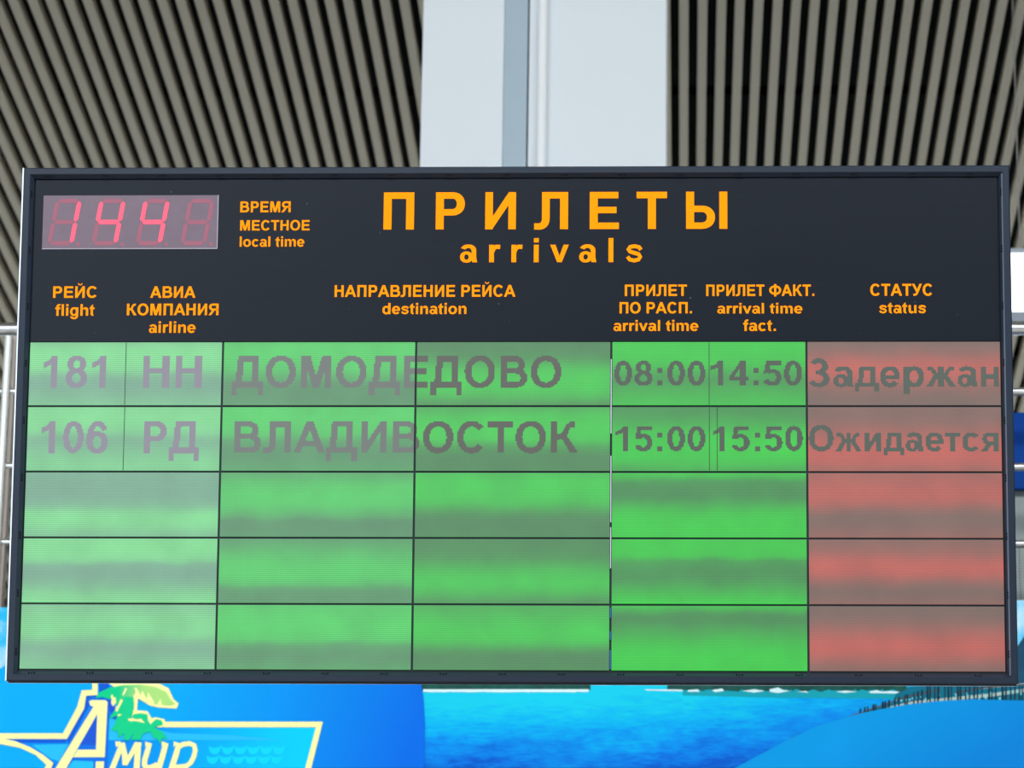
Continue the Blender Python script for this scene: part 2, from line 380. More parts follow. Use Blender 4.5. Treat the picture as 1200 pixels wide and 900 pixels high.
# things seen in the strip right of the board
p0 = at(1168, 483, 15.5); p1 = at(1290, 573, 15.5)
o = MB().cbox(p0.x, 15.5, p1.z, p1.x, 15.53, p0.z, .004).build('blue_panel', mat('blue_enamel', lin((0,58,138)), .6, .1, var=.12, vscale=3))
tag(o, 'plain deep blue panel behind the railing right of the arrivals board', 'panel')
q0 = at(1168, 573, 15.55); q1 = at(1290, 703, 15.55)
cab = thing('perforated_cabinet', 'grey perforated metal casing behind railing, below the blue panel', 'casing', ((q0.x+q1.x)/2, 15.56, top-.06))
MB().cbox(q0.x-cab.location.x, 0, 0, q1.x-cab.location.x, .5, q0.z-top+.06, .01).build('body', mat('grey_metal', lin((132,142,140)), .5, .4, var=.08, vscale=5), cab)
mb = MB()
for px in (1182, 1189.5, 1194.5, 1208, 1214):
    X = at(px, 640, 15.55).x-cab.location.x
    for k in range(38):
        z = .02+k*.0125
        if z < q0.z-top+.03: mb.box(X-.0022, -.0006, z, X+.0022, .002, z+.005)
o = mb.build('perforation', M['slot'], cab); o['kind'] = 'stuff'
l0 = at(1172, 297, 18.5); l1 = at(1300, 366, 18.5)
lb = thing('light_box', 'overexposed white light box hanging behind top right edge of arrivals board', 'light', ((l0.x+l1.x)/2, 18.5, l1.z))
hw = (l1.x-l0.x)/2; lh = l0.z-l1.z
MB().cbox(-hw, 0, 0, hw, .14, lh+.03, .004).build('housing', mat('light_housing', lin((170,180,190)), .5, .4), lb)
MB().box(-hw+.004, -.004, .004, hw-.004, .0, lh).build('diffuser', mat('light_diffuser', (.8,.8,.8), .4, .4, emit=(1,1,.98), es=1.6), lb)
for s in (-.6, .6): MB().tube((s*hw, .07, lh+.03), (s*hw, .07, CZ+HS-lb.location.z), .004, 8).build('suspension_wire', M['steel'], lb)

# ------------------------------------------------------------------ banner
banner = thing('banner', 'wide blue seaside advertising banner with palm emblem below the arrivals board', 'banner', (0, GY-.06, top-1.2))
BZ = top-1.2
LAY = [0]
BY = GY-.06
def bp(px, py, off=0): p = at(px, py, BY); return (p.x, -off, p.z-BZ)
def sheet(name, polys, m, layer, label=None):
    mb = MB(); off = .002+layer*.0009
    for k, pts in enumerate(polys):
        v = [bp(x, y, off+(k%12)*.00005) for x, y in pts]
        if area([(q[0], q[2]) for q in v]) < 0: v = v[::-1]
        mb.poly(v, .0007, (0,-1,0))
    o = mb.build(name, m, banner)
    if label: o['label'] = label
    if name in ('surf','pier_post','pier_glint','wave_row','palm_glint'): o['kind'] = 'stuff'
    return o
def banner_mat(name):
    m = bpy.data.materials.new(name); m.use_nodes = True; nt = m.node_tree; b = nt.nodes['Principled BSDF']
    b.inputs['Roughness'].default_value = .7; b.inputs['Specular IOR Level'].default_value = .12
    return m, nt, b
def grad_mat(name, c0, c1, p0, p1, var=0.0):
    """print whose ink runs from c0 at p0 to c1 at p1 (points given as banner coordinates)"""
    m, nt, b = banner_mat(name); N = nt.nodes.new; L = nt.links.new
    tc = N('ShaderNodeTexCoord'); dx, dz = p1[0]-p0[0], p1[2]-p0[2]; l2 = dx*dx+dz*dz
    vm = N('ShaderNodeVectorMath'); vm.operation = 'DOT_PRODUCT'; vm.inputs[1].default_value = (dx/l2, 0, dz/l2); L(tc.outputs['Object'], vm.inputs[0])
    s = N('ShaderNodeMath'); s.operation = 'SUBTRACT'; s.inputs[1].default_value = (p0[0]*dx+p0[2]*dz)/l2; s.use_clamp = True; L(vm.outputs['Value'], s.inputs[0])
    mx = N('ShaderNodeMix'); mx.data_type = 'RGBA'; mx.inputs[6].default_value = (*c0,1); mx.inputs[7].default_value = (*c1,1)
    L(s.outputs[0], mx.inputs[0]); L(mx.outputs[2], b.inputs['Base Color']); return m
def flat_mat(name, c):
    m, nt, b = banner_mat(name); b.inputs['Base Color'].default_value = (*lin(c), 1); return m
def sea_mat():
    m, nt, b = banner_mat('sea_print'); N = nt.nodes.new; L = nt.links.new
    tc = N('ShaderNodeTexCoord'); sp = N('ShaderNodeSeparateXYZ'); L(tc.outputs['Object'], sp.inputs[0])
    za, zb = bp(800, 812)[2], bp(800, 905)[2]
    mr = N('ShaderNodeMapRange'); mr.inputs[1].default_value = za; mr.inputs[2].default_value = zb; L(sp.outputs[2], mr.inputs[0])
    xa, xb = bp(760, 850)[0], bp(930, 850)[0]
    mr2 = N('ShaderNodeMapRange'); mr2.inputs[1].default_value = xa; mr2.inputs[2].default_value = xb; mr2.inputs[4].default_value = .35; L(sp.outputs[0], mr2.inputs[0])
    def noise(sc, st, det=5):
        mp = N('ShaderNodeMapping'); mp.inputs['Scale'].default_value = st; L(tc.outputs['Object'], mp.inputs[0])
        n = N('ShaderNodeTexNoise'); n.inputs['Scale'].default_value = sc; n.inputs['Detail'].default_value = det; n.inputs['Roughness'].default_value = .65; L(mp.outputs[0], n.inputs[0]); return n.outputs[0]
    def ma(a, k, c):
        x = N('ShaderNodeMath'); x.operation = 'MULTIPLY_ADD'; x.inputs[1].default_value = k; L(a, x.inputs[0])
        if isinstance(c, (int, float)): x.inputs[2].default_value = c
        else: L(c, x.inputs[2])
        return x.outputs[0]
    n1 = noise(3.2, (.6,1,2.2)); n2 = noise(16, (.35,1,2.0)); n3 = noise(45, (.4,1,2.2), 2)
    ad = N('ShaderNodeMath'); ad.operation = 'ADD'; L(mr.outputs[0], ad.inputs[0]); L(mr2.outputs[0], ad.inputs[1])
    v = ma(n1, 1.0, ad.outputs[0]); v = ma(n2, .75, v); v = ma(n3, .55, v); v = ma(v, 1, -1.27)
    cr = N('ShaderNodeValToRGB'); e = cr.color_ramp.elements
    e[0].position = .0; e[0].color = (*lin((20,205,235)),1); e[1].position = 1; e[1].color = (*lin((0,88,200)),1)
    for p, c in ((.3,(0,180,238)),(.55,(0,148,235)),(.8,(0,118,222))):
        q = e.new(p); q.color = (*lin(c),1)
    L(v, cr.inputs[0]); L(cr.outputs[0], b.inputs['Base Color']); return m
def sky_mat():
    m, nt, b = banner_mat('sky_print'); N = nt.nodes.new; L = nt.links.new
    tc = N('ShaderNodeTexCoord'); n = N('ShaderNodeTexNoise'); n.inputs['Scale'].default_value = 6; n.inputs['Detail'].default_value = 4; L(tc.outputs['Object'], n.inputs[0])
    cr = N('ShaderNodeValToRGB'); e = cr.color_ramp.elements
    e[0].position = .38; e[0].color = (*lin((40,185,238)),1); e[1].position = .6; e[1].color = (*lin((205,238,250)),1)
    L(n.outputs[0], cr.inputs[0]); L(cr.outputs[0], b.inputs['Base Color']); return m
XL, XR = -260, 1420
def tb(x): return 712 - (x/1200)*8.5       # top edge row
sheet('sky_sheet', [[(XL,tb(XL)),(XR,tb(XR)),(XR,803),(XL,803)]], sky_mat(), 0)
sheet('sea_sheet', [[(XL,803),(XR,803),(XR,1010),(XL,1010)]], sea_mat(), 0, 'printed turquoise and blue sea')
rnd = random.Random(3)
def ragged(xs, base, amp, top_):
    pts = [(xs[0], top_)] + [(xs[1], top_)]
    x = xs[1]
    while x > xs[0]:
        pts.append((x, base+rnd.uniform(-amp, amp))); x -= rnd.uniform(2, 5)
    pts.append((xs[0], base)); return pts
sheet('surf', [ragged((496,690), 811.4, .5, 808), [(755,808),(800,808.5),(800,810.5),(758,809.5)],[(806,809),(818,808),(820,811),(806,811)],[(834,809),(846,807),(849,810),(838,811.5)],[(870,810),(884,808),(896,810),(884,812)],[(902,808),(912,806),(918,809),(926,810),(912,812.5),(902,811)],[(934,811),(944,810),(948,812)],[(980,811),(992,809.5),(1004,811),(990,812.5)],[(1018,811),(1028,809),(1034,811),(1044,810),(1054,811),(1050,813),(1020,812.5)]], flat_mat('surf_print', (214,244,248)), 3)
sheet('treeline', [ragged((494,560), 809.6, .8, 792), ragged((560,692), 808.8, 1.0, 794), ragged((782,1062), 809.4, 1.6, 790)], mat('tree_print', lin((8,78,70)), .6, .2, var=.9, vscale=22), 2)
sheet('shallow_water', [[(800,806),(1060,806),(1050,819),(900,817.5),(800,815)]], flat_mat('shallow_print', (20,160,178)), 1)
sheet('mountain', [[(1150,800),(1165,772),(1192,758),(1204,740),(1240,735),(1300,760),(1420,770),(1420,803),(1150,803)]], mat('mountain_print', lin((10,70,100)), .6, .2, var=.5, vscale=14), 1)
# pier with posts
brown = flat_mat('pier_brown', (96,72,70)); pale = flat_mat('pier_deck', (176,200,196)); dark = flat_mat('pier_dark', (24,48,62))
def pl(pts, t): return [(x, y) for x, y in pts]+[(x, y+t) for x, y in pts[::-1]]
sheet('pier_shadow', [[(1052,806),(1110,802),(1300,800),(1300,830),(1046,834),(1000,848),(940,866),(935,861),(1000,839),(1046,824)]], flat_mat('pier_teal', (16,112,140)), 2)
sheet('pier_deck', [pl([(1040,829),(1070,822),(1110,818),(1160,813),(1230,803),(1300,795)], 4), pl([(1150,806),(1200,801),(1300,797)], 1.6)], pale, 3)
sheet('pier_handrail', [pl([(925,866),(955,855),(1000,838),(1040,824),(1060,817),(1102,807.5)], 1.2), pl([(1118,812),(1150,806),(1180,803),(1250,799)], 1.2)], brown, 4)
posts = []
for k in range(46):
    x = 1006+k*5.2+rnd.uniform(-2,2); t = 831-(x-1006)*.30 if x < 1085 else 804.5
    w_ = rnd.uniform(1.0,2.4); posts.append([(x,t),(x+w_,t),(x+w_+rnd.uniform(-.8,.8),t+rnd.uniform(14,24)),(x-.3,t+20)])
sheet('pier_post', posts, dark, 5)
glints = []
for k in range(30):
    x = 1050+k*5+rnd.uniform(-1.5,1.5); y = 826-(x-1050)*.06+rnd.uniform(-9,0)
    glints.append([(x,y),(x+rnd.uniform(1,3),y-.5),(x+rnd.uniform(1,3),y+rnd.uniform(1.5,4)),(x,y+2)])
sheet('pier_glint', glints, flat_mat('glint_print', (120,214,232)), 4.5)
# big plain blue shapes
oval = [(700,1010),(760,962),(810,929),(862,900),(920,869),(960,850),(1010,836),(1060,826.5),(1100,822),(1140,820),(1200,821.5),(1260,826),(1420,850),(1420,1010)]
sheet('blue_oval', [oval], grad_mat('blue_oval_print', lin((0,152,226)), lin((0,130,214)), bp(1060,822), bp(1120,915)), 6)
sheet('blue_field', [[(XL,800),(-60,792),(0,784),(8,780),(60,740),(494,740),(494,803),(496.5,820),(498,850),(497.5,880),(496,930),(490,1010),(XL,1010)]],
      grad_mat('blue_field_print', lin((0,172,246)), lin((0,108,228)), bp(190,810), bp(470,905)), 6)
# emblem: traced at 5.4545 zoom steps
def z5(P): return [(x/5.4545, 790+y/5.4545) for x, y in P]
def z3(P): return [(x/3, 700+y/3) for x, y in P]
yel = flat_mat('pale_yellow_print', (255,252,172)); dblu = flat_mat('emblem_blue_print', (14,92,214)); cyan = flat_mat('emblem_cyan_print', (40,190,244))
aqua = flat_mat('emblem_aqua_print', (10,214,255))
sheet('emblem_field', [z5([(440,418),(560,225),(565,130),(640,130),(640,40),(700,40),(740,345),(1900,345),(2028,345),(1885,920),(420,920),(300,640),(345,600),(240,500),(130,455),(20,425)])],
      grad_mat('emblem_field_print', lin((0,140,240)), lin((0,205,255)), bp(150,870), bp(345,880)), 7)
sheet('emblem_edge', [z5([(40,418),(432,418),(420,442),(80,442)]), z5([(60,428),(120,436),(250,500),(352,572),(345,610),(280,545),(150,465)]), z5([(428,425),(540,222),(556,140),(640,138),(640,166),(590,172),(470,400),(440,445)]), z5([(632,50),(690,50),(720,150),(640,150)])], dblu, 8)
sheet('light_beam', [z5([(690,280),(690,425),(1060,425),(1800,425),(1500,395),(1100,380)]), z5([(205,455),(440,450),(380,560),(330,545)]), z5([(505,450),(605,450),(603,478),(490,478)]), z5([(430,540),(610,545),(615,700),(350,700)])], cyan, 8)
sheet('emblem_shade', [z5([(625,235),(618,455),(500,455)]), z5([(690,150),(760,240),(735,300),(700,230)])], flat_mat('emblem_violet_print', (30,88,212)), 9.6)
outl = []
outl.append(z5([(-800,382),(405,382),(495,215),(525,108),(592,105),(592,40),(628,40),(626,138),(553,142),(540,225),(430,418),(-800,418)]))
outl.append(z5([(-300,360),(0,412),(100,432),(200,472),(280,520),(345,572),(300,660),(262,640),(300,585),(230,520),(130,475),(0,450),(-300,420)]))
outl.append([(192,846.5),(378.7,846.5),(371,853),(192,853)])
outl.append([(378.7,846.5),(350,960),(343,958),(370.8,852)]); outl.append([(348,953.5),(350,960),(76,960),(74,953.5)])
sheet('emblem_outline', outl, yel, 10, 'pale yellow outline of the star and flag emblem')
halo = [z5([(560,165),(590,150),(690,155),(706,180),(690,560),(690,650),(600,650),(600,560),(470,555),(400,650),(330,650),(580,225)])]
sheet('emblem_letter_halo', halo, flat_mat('halo_print', (16,112,226)), 9)
A_ = [z5([(573,178),(590,170),(675,171),(690,182),(690,200),(640,232),(430,600),(390,670),(318,670),(600,212),(580,205)]),
      z5([(625,228),(690,184),(672,535),(615,535)]), z5([(500,487),(620,487),(620,535),(470,535)]), z5([(615,562),(668,562),(660,680),(610,680)])]
sheet('emblem_letter', A_, yel, 11, 'large slanted yellow letter А')
def z3st(P, wd): return [z3(q) for q in g_st(P, wd)]
mur = z3st([(376,640),(398,600),(426,530),(420,517),(408,519)], 19) + z3st([(430,514),(440,556),(442,592)], 20) + z3st([(440,590),(462,556),(484,514)], 17) + z3st([(488,512),(482,600),(480,640)], 21) + z3st([(482,519),(499,518)], 10)
sheet('emblem_letter', mur, yel, 11)
sheet('emblem_letter', z3st([(512,519),(527,519),(519,545),(510,575),(509,592),(516,600),(532,601),(556,590)], 19) + z3st([(570,518),(584,518),(574,556),(563,592),(548,640)], 20), yel, 11)
sheet('emblem_letter', z3st([(612,519),(630,519),(620,556),(592,640)], 20) + z3st([(626,530),(645,519),(668,516),(684,523),(688,540),(683,562),(672,584),(656,596),(612,600)], 17), yel, 11)
# palm
sheet('palm_outline', [z5([(690,55),(1010,58),(1080,95),(1112,165),(1145,192),(1130,224),(1020,218),(960,205),(900,170),(885,160),(878,235),(945,240),(972,285),(1000,280),(1055,292),(1060,330),(1035,345),(955,338),(930,325),(820,305),(822,285),(850,280),(835,240),(860,225),(850,200),(800,170),(745,250),(735,235),(760,170),(725,210),(712,190),(720,130),(740,95)])], yel, 10)
sheet('palm_leaf', [z5([(615,158),(640,120),(700,92),(790,76),(900,72),(1000,88),(1065,120),(1092,165),(1122,196),(1090,206),(1040,202),(1028,160),(1006,200),(975,190),(950,140),(944,180),(915,170),(890,110),(885,160),(868,120),(850,150),(856,200),(820,230),(770,240),(748,200),(742,150),(700,165),(660,150)])],
      grad_mat('palm_leaf_print', lin((14,208,140)), lin((176,228,128)), bp(140,812), bp(170,812)), 12, 'palm crown, green fading to pale lime')
sheet('palm_trunk', [z5([(800,150),(770,190),(725,250),(700,290),(752,270),(740,320),(712,365),(755,368),(760,410),(800,380),(790,420),(820,430),(860,380),(840,425),(900,425),(915,385),(960,372),(985,410),(1010,420),(1030,455),(1035,415),(1070,415),(1040,372),(990,345),(1020,335),(1045,330),(1035,300),(1000,292),(965,325),(948,300),(945,262),(900,255),(855,262),(850,285),(900,300),(860,305),(835,310),(850,260),(860,200),(855,150)])],
      flat_mat('palm_green_print', (20,208,140)), 13, 'mint green palm trunk and undergrowth')
sheet('palm_glint', [z5([(805,90),(815,100),(795,140),(785,138)]), z5([(720,132),(738,170),(722,190),(712,150)]), z5([(775,165),(790,172),(752,245),(742,240)]), z5([(755,262),(785,262),(760,275)]), z5([(822,288),(870,296),(905,290),(930,318),(880,306),(825,304)]),
                      z5([(862,92),(880,95),(900,150),(912,108),(940,165),(950,122),(990,185),(982,200),(925,180),(880,160)])], yel, 14)
sc_ = []
for row, (yy, xx) in enumerate(((875.3, 244.5), (886.6, 241.8))):
    for k in range(6):
        x = xx+k*15; sc_.append([(x,yy-.8),(x+3,yy+.9),(x+7,yy+1.6),(x+12,yy+1),(x+15.2,yy-1),(x+14,yy+5),(x+10.5,yy+9),(x+6,yy+9.6),(x+2,yy+7)])
sheet('wave_row', sc_, aqua, 9)

# ------------------------------------------------------------------ arrivals board
board = thing('arrivals_board', 'dark framed arrivals board with green and red display rows', 'display board')
mw = Matrix((( BU.x, BV.x, BN.x), (BU.y, BV.y, BN.y), (BU.z, BV.z, BN.z))).to_4x4()
base = BC - BV*BH/2
board.matrix_world = Matrix.Translation(base) @ mw
HW = BW/2
MB().box(-HW+.012, .012, -.11, HW-.012, BH-.012, -.026).build('backbox', M['back'], board)
# mitred frame bars: outer chamfer, flat face, sloping inner lip
PROF = [(0,-.022),(0,-.004),(.0035,0),(.020,0),(.0215,-.0015),(.0315,-.0155),(.0315,-.026),(.010,-.075)]
def bar(p, q, inn):
    """p,q outer corners; inn: inward direction; mitred at 45 degrees"""
    p, q, inn = Vector(p), Vector(q), Vector(inn); d = (q-p).normalized(); n = len(PROF)
    v = [p+inn*a+d*a+Vector((0,0,b)) for a, b in PROF]+[q+inn*a-d*a+Vector((0,0,b)) for a, b in PROF]
    fs = [(i, (i+1)%n, n+(i+1)%n, n+i) for i in range(n)]+[tuple(range(n-1,-1,-1)), tuple(range(n,2*n))]
    o = MB().add(v, fs).build('frame_bar', M['frame'], board)
    bm = bmesh.new(); bm.from_mesh(o.data); bmesh.ops.recalc_face_normals(bm, faces=bm.faces); bm.to_mesh(o.data); bm.free(); return o
bar((-HW,BH,0),(HW,BH,0),(0,-1,0)); bar((HW,0,0),(-HW,0,0),(0,1,0)); bar((-HW,0,0),(-HW,BH,0),(1,0,0)); bar((HW,BH,0),(HW,0,0),(-1,0,0))
# pale edge on the left; lighter inner lip paints window light on the right
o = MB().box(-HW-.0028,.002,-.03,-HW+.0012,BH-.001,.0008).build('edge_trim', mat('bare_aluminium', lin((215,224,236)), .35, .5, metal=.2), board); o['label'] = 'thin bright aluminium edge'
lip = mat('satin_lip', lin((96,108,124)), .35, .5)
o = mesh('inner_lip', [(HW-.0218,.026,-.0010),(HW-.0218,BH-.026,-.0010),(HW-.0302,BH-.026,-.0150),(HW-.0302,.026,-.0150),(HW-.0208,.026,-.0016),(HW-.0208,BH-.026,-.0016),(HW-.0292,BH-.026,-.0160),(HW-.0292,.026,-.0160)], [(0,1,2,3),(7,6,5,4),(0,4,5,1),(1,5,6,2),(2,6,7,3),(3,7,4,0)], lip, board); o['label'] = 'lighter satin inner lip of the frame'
o = MB().box(-HW+.004,-.0035,-.024,HW-.004,.0,-.014).build('drip_lip', M['frame'], board)
mb = MB()
for k in range(17):
    u = -HW+.075+k*.1755
    for j in (-1,0,1):
        mb.box(u+j*.008-.002, .0245-(j==0)*.002, -.006, u+j*.008+.002, .0285-(j==0)*.002, -.0035)
        mb.box(u+j*.008-.002, BH-.0285, -.006, u+j*.008+.002, BH-.0255, -.0035)
for k in range(9):
    vv = .09+k*.1755
    for j in (-1,0,1):
        mb.box(HW-.0285, vv+j*.008-.002, -.0085, HW-.0245, vv+j*.008+.002, -.0045)
        mb.box(-HW+.0245, vv+j*.008-.002, -.0085, -HW+.0285, vv+j*.008+.002, -.0045)
o = mb.build('vent_slot', M['slot'], board); o['kind'] = 'stuff'
# header panel
hv0 = uv(600, 400.3)[1]; IU = HW-.034; hv1 = BH-.034
iL, iR = -IU, IU
hp = MB().cbox(iL+.001, hv0, -.026, iR-.001, hv1, -.018, .0015).build('header_panel', M['header'], board)
hp['label'] = 'dark slate header panel with orange column titles'
LINES = [('ПРИЛЕТЫ',449.3,852.4,225,268.5,True,'large orange Russian title'),('arrivals',539,753,279,307.2,True,'orange English title under the Russian one'),
 ('ВРЕМЯ',281.5,340.5,236,248.7,False,None),('МЕСТНОЕ',281.3,362.7,258,270,False,None),('local time',280.8,356.5,277,289,False,None),
 ('РЕЙС',62,113,335.5,349,False,None),('flight',64.5,110.5,356.5,370,False,None),
 ('АВИА',175.8,229,335.5,349,False,None),('КОМПАНИЯ',148.5,256,355.8,369.4,False,None),('airline',174.5,229,376.6,390,False,None),
 ('НАПРАВЛЕНИЕ РЕЙСА',392,604,334,347.8,False,None),('destination',448,546.5,355,368,False,None),
 ('ПРИЛЕТ',732.2,805,333.5,346.8,False,None),('ПО РАСП.',726,811,354,367.2,False,None),('arrival time',719,818.4,375,387.8,False,None),
 ('ПРИЛЕТ ФАКТ.',827.6,954.3,333.5,346.8,False,None),('arrival time',840.6,940.3,355,367.3,False,None),('fact.',871,909.3,374.6,387.8,False,None),
 ('СТАТУС',1019.9,1092.4,332.6,346.5,False,None),('status',1030.3,1085.3,354,367,False,None)]
for t, xl, xr, yt, yb, tr, lab in LINES:
    if tr:
        for q in line_uv(t, xl, xr, yt, yb, tracked=tr, wv=-.017, split=True): lettering('letter', q, -.0172, M['orange'], hp)
    else: lettering('column_lettering', line_uv(t, xl, xr, yt, yb, wv=-.017), -.0172, M['orange'], hp, lab)

# clock
ck = bpy.data.objects.new('clock_display', None)
c4 = [uv(51.1,229), uv(255.9,229), uv(255.2,291.7), uv(49.4,291.7)]
cu0, cu1 = uv(50.2,260)[0], uv(255.6,260)[0]; cv1, cv0 = uv(150,229)[1], uv(150,291.9)[1]
cm = mat('clock_window_smoke', lin((100,86,98)), .35, .4, var=.12, vscale=30, emit=lin((120,70,90)), es=.06)
ck = MB().cbox(cu0, cv0, -.019, cu1, cv1, -.0165, .0008).build('clock_window', cm, board); ck['label'] = 'hazy clock window with red seven segment digits'
MB().box(cu0,cv0,-.0168,cu1,cv0+.002,-.0158).box(cu1-.002,cv0,-.0168,cu1,cv1,-.0158).build('window_edge', mat('window_edge', lin((165,160,175)), .4), ck)
lit = mat('lit_segment', lin((200,50,70)), .4, .4, emit=lin((255,84,108)), es=.95)
off = mat('unlit_segment', lin((138,82,98)), .5, .3, emit=lin((160,50,75)), es=.06)
sk = .195
def dseg(dx, a, b):
    """segment between unit points, 172x276 digit cell in zoomed steps"""
    return a, b
def clock_seg(d, seg):
    W_, H_, t = 160.0, 284.0, 13.0
    P = {'a':((0,1),(1,1)),'b':((1,1),(1,.5)),'c':((1,.5),(1,0)),'d':((0,0),(1,0)),'e':((0,.5),(0,0)),'f':((0,1),(0,.5)),'g':((0,.5),(1,.5))}[seg]
    pts = [(p[0]*(W_-2*t)+t, p[1]*(H_-2*t)+t) for p in P]
    (x0,y0),(x1,y1) = pts; L_ = math.hypot(x1-x0,y1-y0); ux, uy = (x1-x0)/L_, (y1-y0)/L_; g = 3
    hexa = []
    for s, k in ((g,0),(g+t,1),(L_-g-t,1),(L_-g,0),(L_-g-t,-1),(g+t,-1)):
        hexa.append((x0+ux*s-uy*k*t, y0+uy*s+ux*k*t))
    X0 = (78, 347, 617, 890)[d]; YB_ = 352
    out = []
    for x, y in hexa:
        zx = X0+x+y*sk; zy = YB_-y; out.append(uv(40+zx/5.217, 220+zy/5.217, -.016))
    return out
LIT = [set('bc'), set('fbgc'), set('fbgc'), set()]
for d in range(4):
    for s in 'abcdefg':
        p = clock_seg(d, s); p = p[::-1] if area(p) < 0 else p
        on = s in LIT[d]
        o = MB().poly([(x, y, -.0156 if on else -.0160) for x, y in p], .0006, (0,0,1)).build('digit_segment', lit if on else off, ck)
        if on: o['label'] = 'lit bright red segment'
    X0 = (78,347,617,890)[d]
    q = [uv(40+(X0+190+12*math.cos(a))/5.217, 220+(345+12*math.sin(a))/5.217, -.016) for a in [k*math.pi/5 for k in range(10)]]
    q = q[::-1] if area(q) < 0 else q
    MB().poly([(x,y,-.0160) for x,y in q], .0006, (0,0,1)).build('decimal_dot', off, ck)

# display modules
ucol = [(uv(34.6,400)[0]+uv(23,784)[0])/2, (uv(260.8,420)[0]+uv(252.6,780)[0])/2, (uv(487,420)[0]+uv(483,780)[0])/2, (uv(716.3,420)[0]+uv(715,780)[0])/2, (uv(945.5,420)[0]+uv(947,780)[0])/2, (uv(1172.4,410)[0]+uv(1178.3,780)[0])/2]
print('cols', ucol, IU)
vrow = [(uv(20+8,a)[1]+uv(1175,b)[1])/2 for a, b in ((400.3,401),(475.6,476.3),(552.4,553.4),(629.8,631.2),(707.2,709.4),(785,788))]
print('rows', vrow, hv0)
ucol[0] = max(ucol[0], iL)
MB().box(iL, vrow[-1]-.004, -.026, iR, hv0-.001, -.0225).build('module_tray', M['gap'], board)
K = lambda *c: lin(c)
COLR = [ (K(112,204,126), K(104,152,126)), (K(62,194,80), K(72,128,84)), (K(36,190,50), K(56,118,62)), (K(12,190,30), K(46,120,56)), (K(184,76,64), K(108,82,72)) ]  # left columns paler: reflected window haze is mixed into their colours
BANDS = [
 [[(0,.55),(.12,1),(.42,.95),(.56,0),(.8,.1),(1,.5)], [(0,.8),(.1,1),(.42,.9),(.58,.25),(.72,0),(1,.1)], [(0,0),(.25,.05),(.45,.9),(.7,1),(.88,.6),(1,.1)], [(0,.9),(.35,.95),(.55,.15),(.7,.3),(.9,.7),(1,.7)], [(0,.0),(.2,.25),(.38,1),(.55,.85),(.75,.1),(1,0)]],
 [[(0,.8),(.15,1),(.38,.8),(.5,.1),(.65,.3),(.9,.8),(1,.6)], [(0,.9),(.2,1),(.42,.8),(.55,.1),(.8,.05),(1,.3)], [(0,.4),(.15,.95),(.5,1),(.62,.2),(.8,0),(1,.05)], [(0,.1),(.2,.25),(.4,.9),(.7,1),(.88,.8),(1,.3)], [(0,.1),(.25,.1),(.5,.8),(.75,1),(.9,.8),(1,.4)]],
 [[(0,.1),(.35,0),(.52,.2),(.65,1),(.85,.85),(1,.3)], [(0,.25),(.2,.9),(.5,1),(.68,.3),(.76,0),(1,.1)], [(0,.7),(.15,1),(.45,.9),(.62,.1),(.8,0),(1,.05)], [(0,.9),(.06,.7),(.14,.1),(.4,0),(.6,.85),(.85,1),(1,.9)], [(0,.45),(.2,.8),(.4,.9),(.55,.3),(.68,0),(.85,.1),(1,.3)]],
 [[(0,.9),(.2,1),(.34,.8),(.42,.05),(.6,0),(.8,.5),(.95,.9),(1,.9)], [(0,.1),(.25,.7),(.5,1),(.68,.8),(.78,.05),(1,.1)], [(0,.05),(.3,.1),(.5,.75),(.7,1),(.88,.5),(1,.1)], [(0,.9),(.25,1),(.34,.15),(.6,.05),(.8,.5),(.95,.9),(1,1)], [(0,.15),(.2,.3),(.38,1),(.55,.8),(.7,.1),(.85,0),(1,.25)]],
 [[(0,.4),(.2,.8),(.45,.95),(.6,.2),(.75,.05),(1,.6)], [(0,.8),(.3,1),(.55,.9),(.64,.1),(.85,.05),(1,.3)], [(0,.4),(.3,.95),(.55,1),(.7,.1),(.85,0),(1,.1)], [(0,.8),(.06,.5),(.14,.05),(.3,.05),(.55,.8),(.8,1),(1,.95)], [(0,0),(.25,.05),(.48,.8),(.65,1),(.82,.6),(1,.05)]]]
CTXT = [K(128,124,138), K(96,104,98), K(70,74,62), K(58,72,56), K(62,74,62)]  # left columns' characters also carry the reflected haze in their glow
tm = [mat('liquid_crystal_dark_%s' % n_, (.03,.03,.03), .36, .5, emit=c) for n_, c in zip(('first','second','third','fourth','fifth'), CTXT)]
for t_ in tm: t_.node_tree.nodes['Principled BSDF'].inputs['IOR'].default_value = 1.58
g_ = .0036
mods = {}
for r in range(5):
    for c in range(5):
        br, du = COLR[c]; m_ = lcd_mat('display_glass', br, du, BANDS[r][c], r*5+c+1)
        o = MB().cbox(ucol[c]+g_*(1 if c else .3), vrow[r+1]+g_*.9, -.0235, ucol[c+1]-g_*(.9 if c < 4 else .3), vrow[r]-g_*(.9 if r else .2), -.018, .0006)
        o = o.build('display_module', m_, board)
        o['label'] = 'red backlit display module' if c == 4 else 'green backlit display module'
        mods[r, c] = o
# rasterised liquid crystal characters
def raster(polys, pitch):
    runs = {}
    for p in polys:
        ys = [q[1] for q in p]; j0, j1 = math.floor(min(ys)/pitch), math.ceil(max(ys)/pitch)
        for j in range(j0, j1+1):
            y = (j+.5)*pitch; xs = []
            for i in range(len(p)):
                (xa_, ya_), (xb_, yb_) = p[i], p[(i+1)%len(p)]
                if (ya_ <= y) != (yb_ <= y): xs.append(xa_+(y-ya_)*(xb_-xa_)/(yb_-ya_))
            xs.sort()
            for a, b in zip(xs[::2], xs[1::2]):
                for i in range(math.ceil(a/pitch-.5), math.floor(b/pitch-.5)+1): runs.setdefault(j, set()).add(i)
    out = []
    for j, s in runs.items():
        s = sorted(s); a = s[0]; prev = a
        for i in s[1:]+[10**9]:
            if i != prev+1: out.append((a*pitch, (prev+1)*pitch, j*pitch, (j+1)*pitch)); a = i
            prev = i
    return out
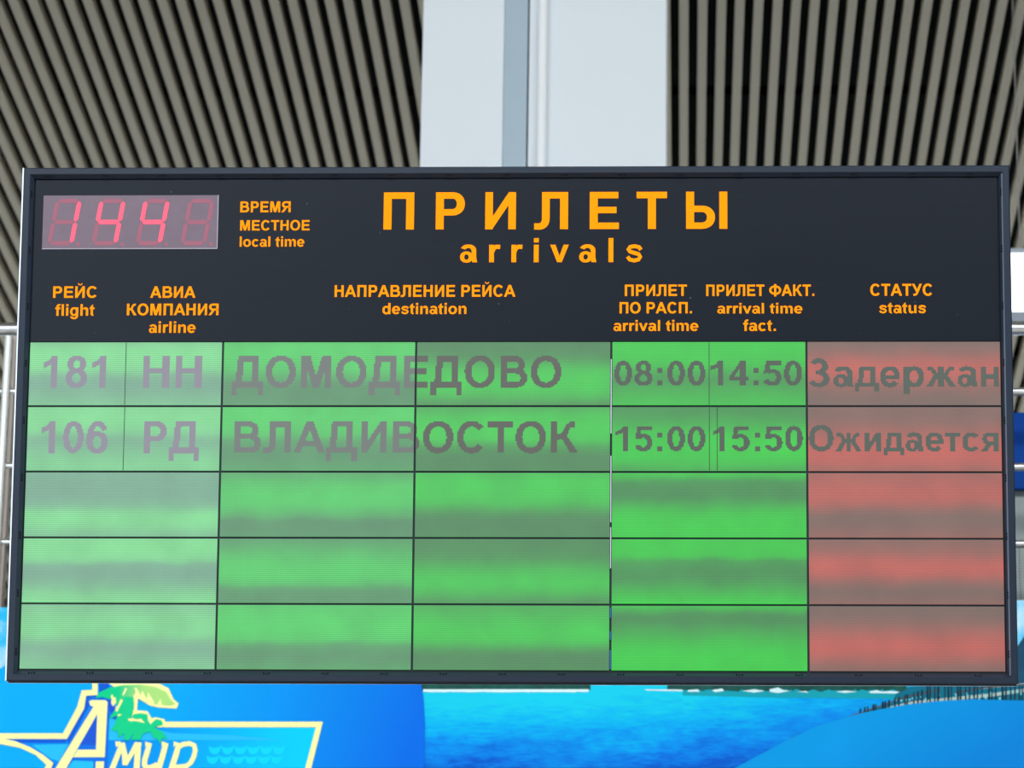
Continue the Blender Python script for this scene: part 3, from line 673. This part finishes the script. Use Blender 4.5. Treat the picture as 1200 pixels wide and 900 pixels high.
LCD = [(0,[('181',50.5,123.8,417,454.3),('НН',167,236.2,417,454.3),('ДОМОДЕДОВО',271.5,657.6,417.3,454.2),('08:00',720,826.5,423,451.9),('14:50',833,940,423,451.9),('Задержан',947.5,1170.6,420.5,453.3)]),
       (1,[('106',47.5,126,493.8,530.8),('РД',168,233.4,493.8,530.8),('ВЛАДИВОСТОК',274.3,677.8,494,530.8),('15:00',721.7,826.5,499.2,528.4),('15:50',835,941,499.2,528.4),('Ожидается',948,1170.6,498.5,528.7)])]
cells = {}
for r, ls in LCD:
    for t, xl, xr, yt, yb in ls:
        for gi, gp in enumerate(line_uv(t, xl, xr, yt, yb, wv=-.018, split=True)):
            for a, b, v0, v1 in raster(gp, .0038):
                for c in range(5):
                    lo, hi = max(a, ucol[c]+.003), min(b, ucol[c+1]-.003)
                    if hi > lo+.0005: cells.setdefault((r, c, t+str(gi)), []).append((lo, hi, v0, v1))
for (r, c, t), rs in cells.items():
    mb = MB()
    for a, b, v0, v1 in rs: mb.add([(a,v0,-.0177),(b,v0,-.0177),(b,v1,-.0177),(a,v1,-.0177)], [(0,1,2,3)])
    mb.build('character', tm[c], mods[r, c])
lm = mat('divider_shadow', lin((58,84,62)), .6, .1)  # dark seam lines of the display modules
for r, px, c in ((0,147,0),(1,145.2,0),(0,831,3),(1,831.3,3),(1,840.5,3)):
    u = uv(px, 440+76*r)[0]; MB().box(u-.0012, vrow[r+1]+.004, -.0182, u+.0012, vrow[r]-.002, -.0176).build('divider_line', lm, mods[r, c])
# strips stand in for backdrop seen through the slit between third and fourth columns
for a, b in ((421,508),(534,612),(618,666)):
    v0, v1 = uv(716,b)[1], uv(716,a)[1]
    o = MB().box(ucol[3]-.0015, v0, -.0224, ucol[3]+.0018, v1, -.0172).build('joint_filler', M['alu'], board); o['label'] = 'pale joint filler between display columns'
for a, b in ((712,724),(740,750),(762,784)):
    v0, v1 = uv(716,b)[1], uv(716,a)[1]
    MB().box(ucol[3]-.0015, v0, -.0224, ucol[3]+.0018, v1, -.0172).build('joint_filler', mat('blue_joint', lin((30,84,160)), .5), board)
# two steel arms carrying the board back to the gallery edge
binv = board.matrix_world.inverted()
for X in (-1.5, .55):
    a = binv @ (BC + BU*(X+.515) - BN*.10); b = binv @ Vector((X, GY+.10, top+.06))
    MB().tube(a, b, .03, 12).build('support_arm', M['back'], board)
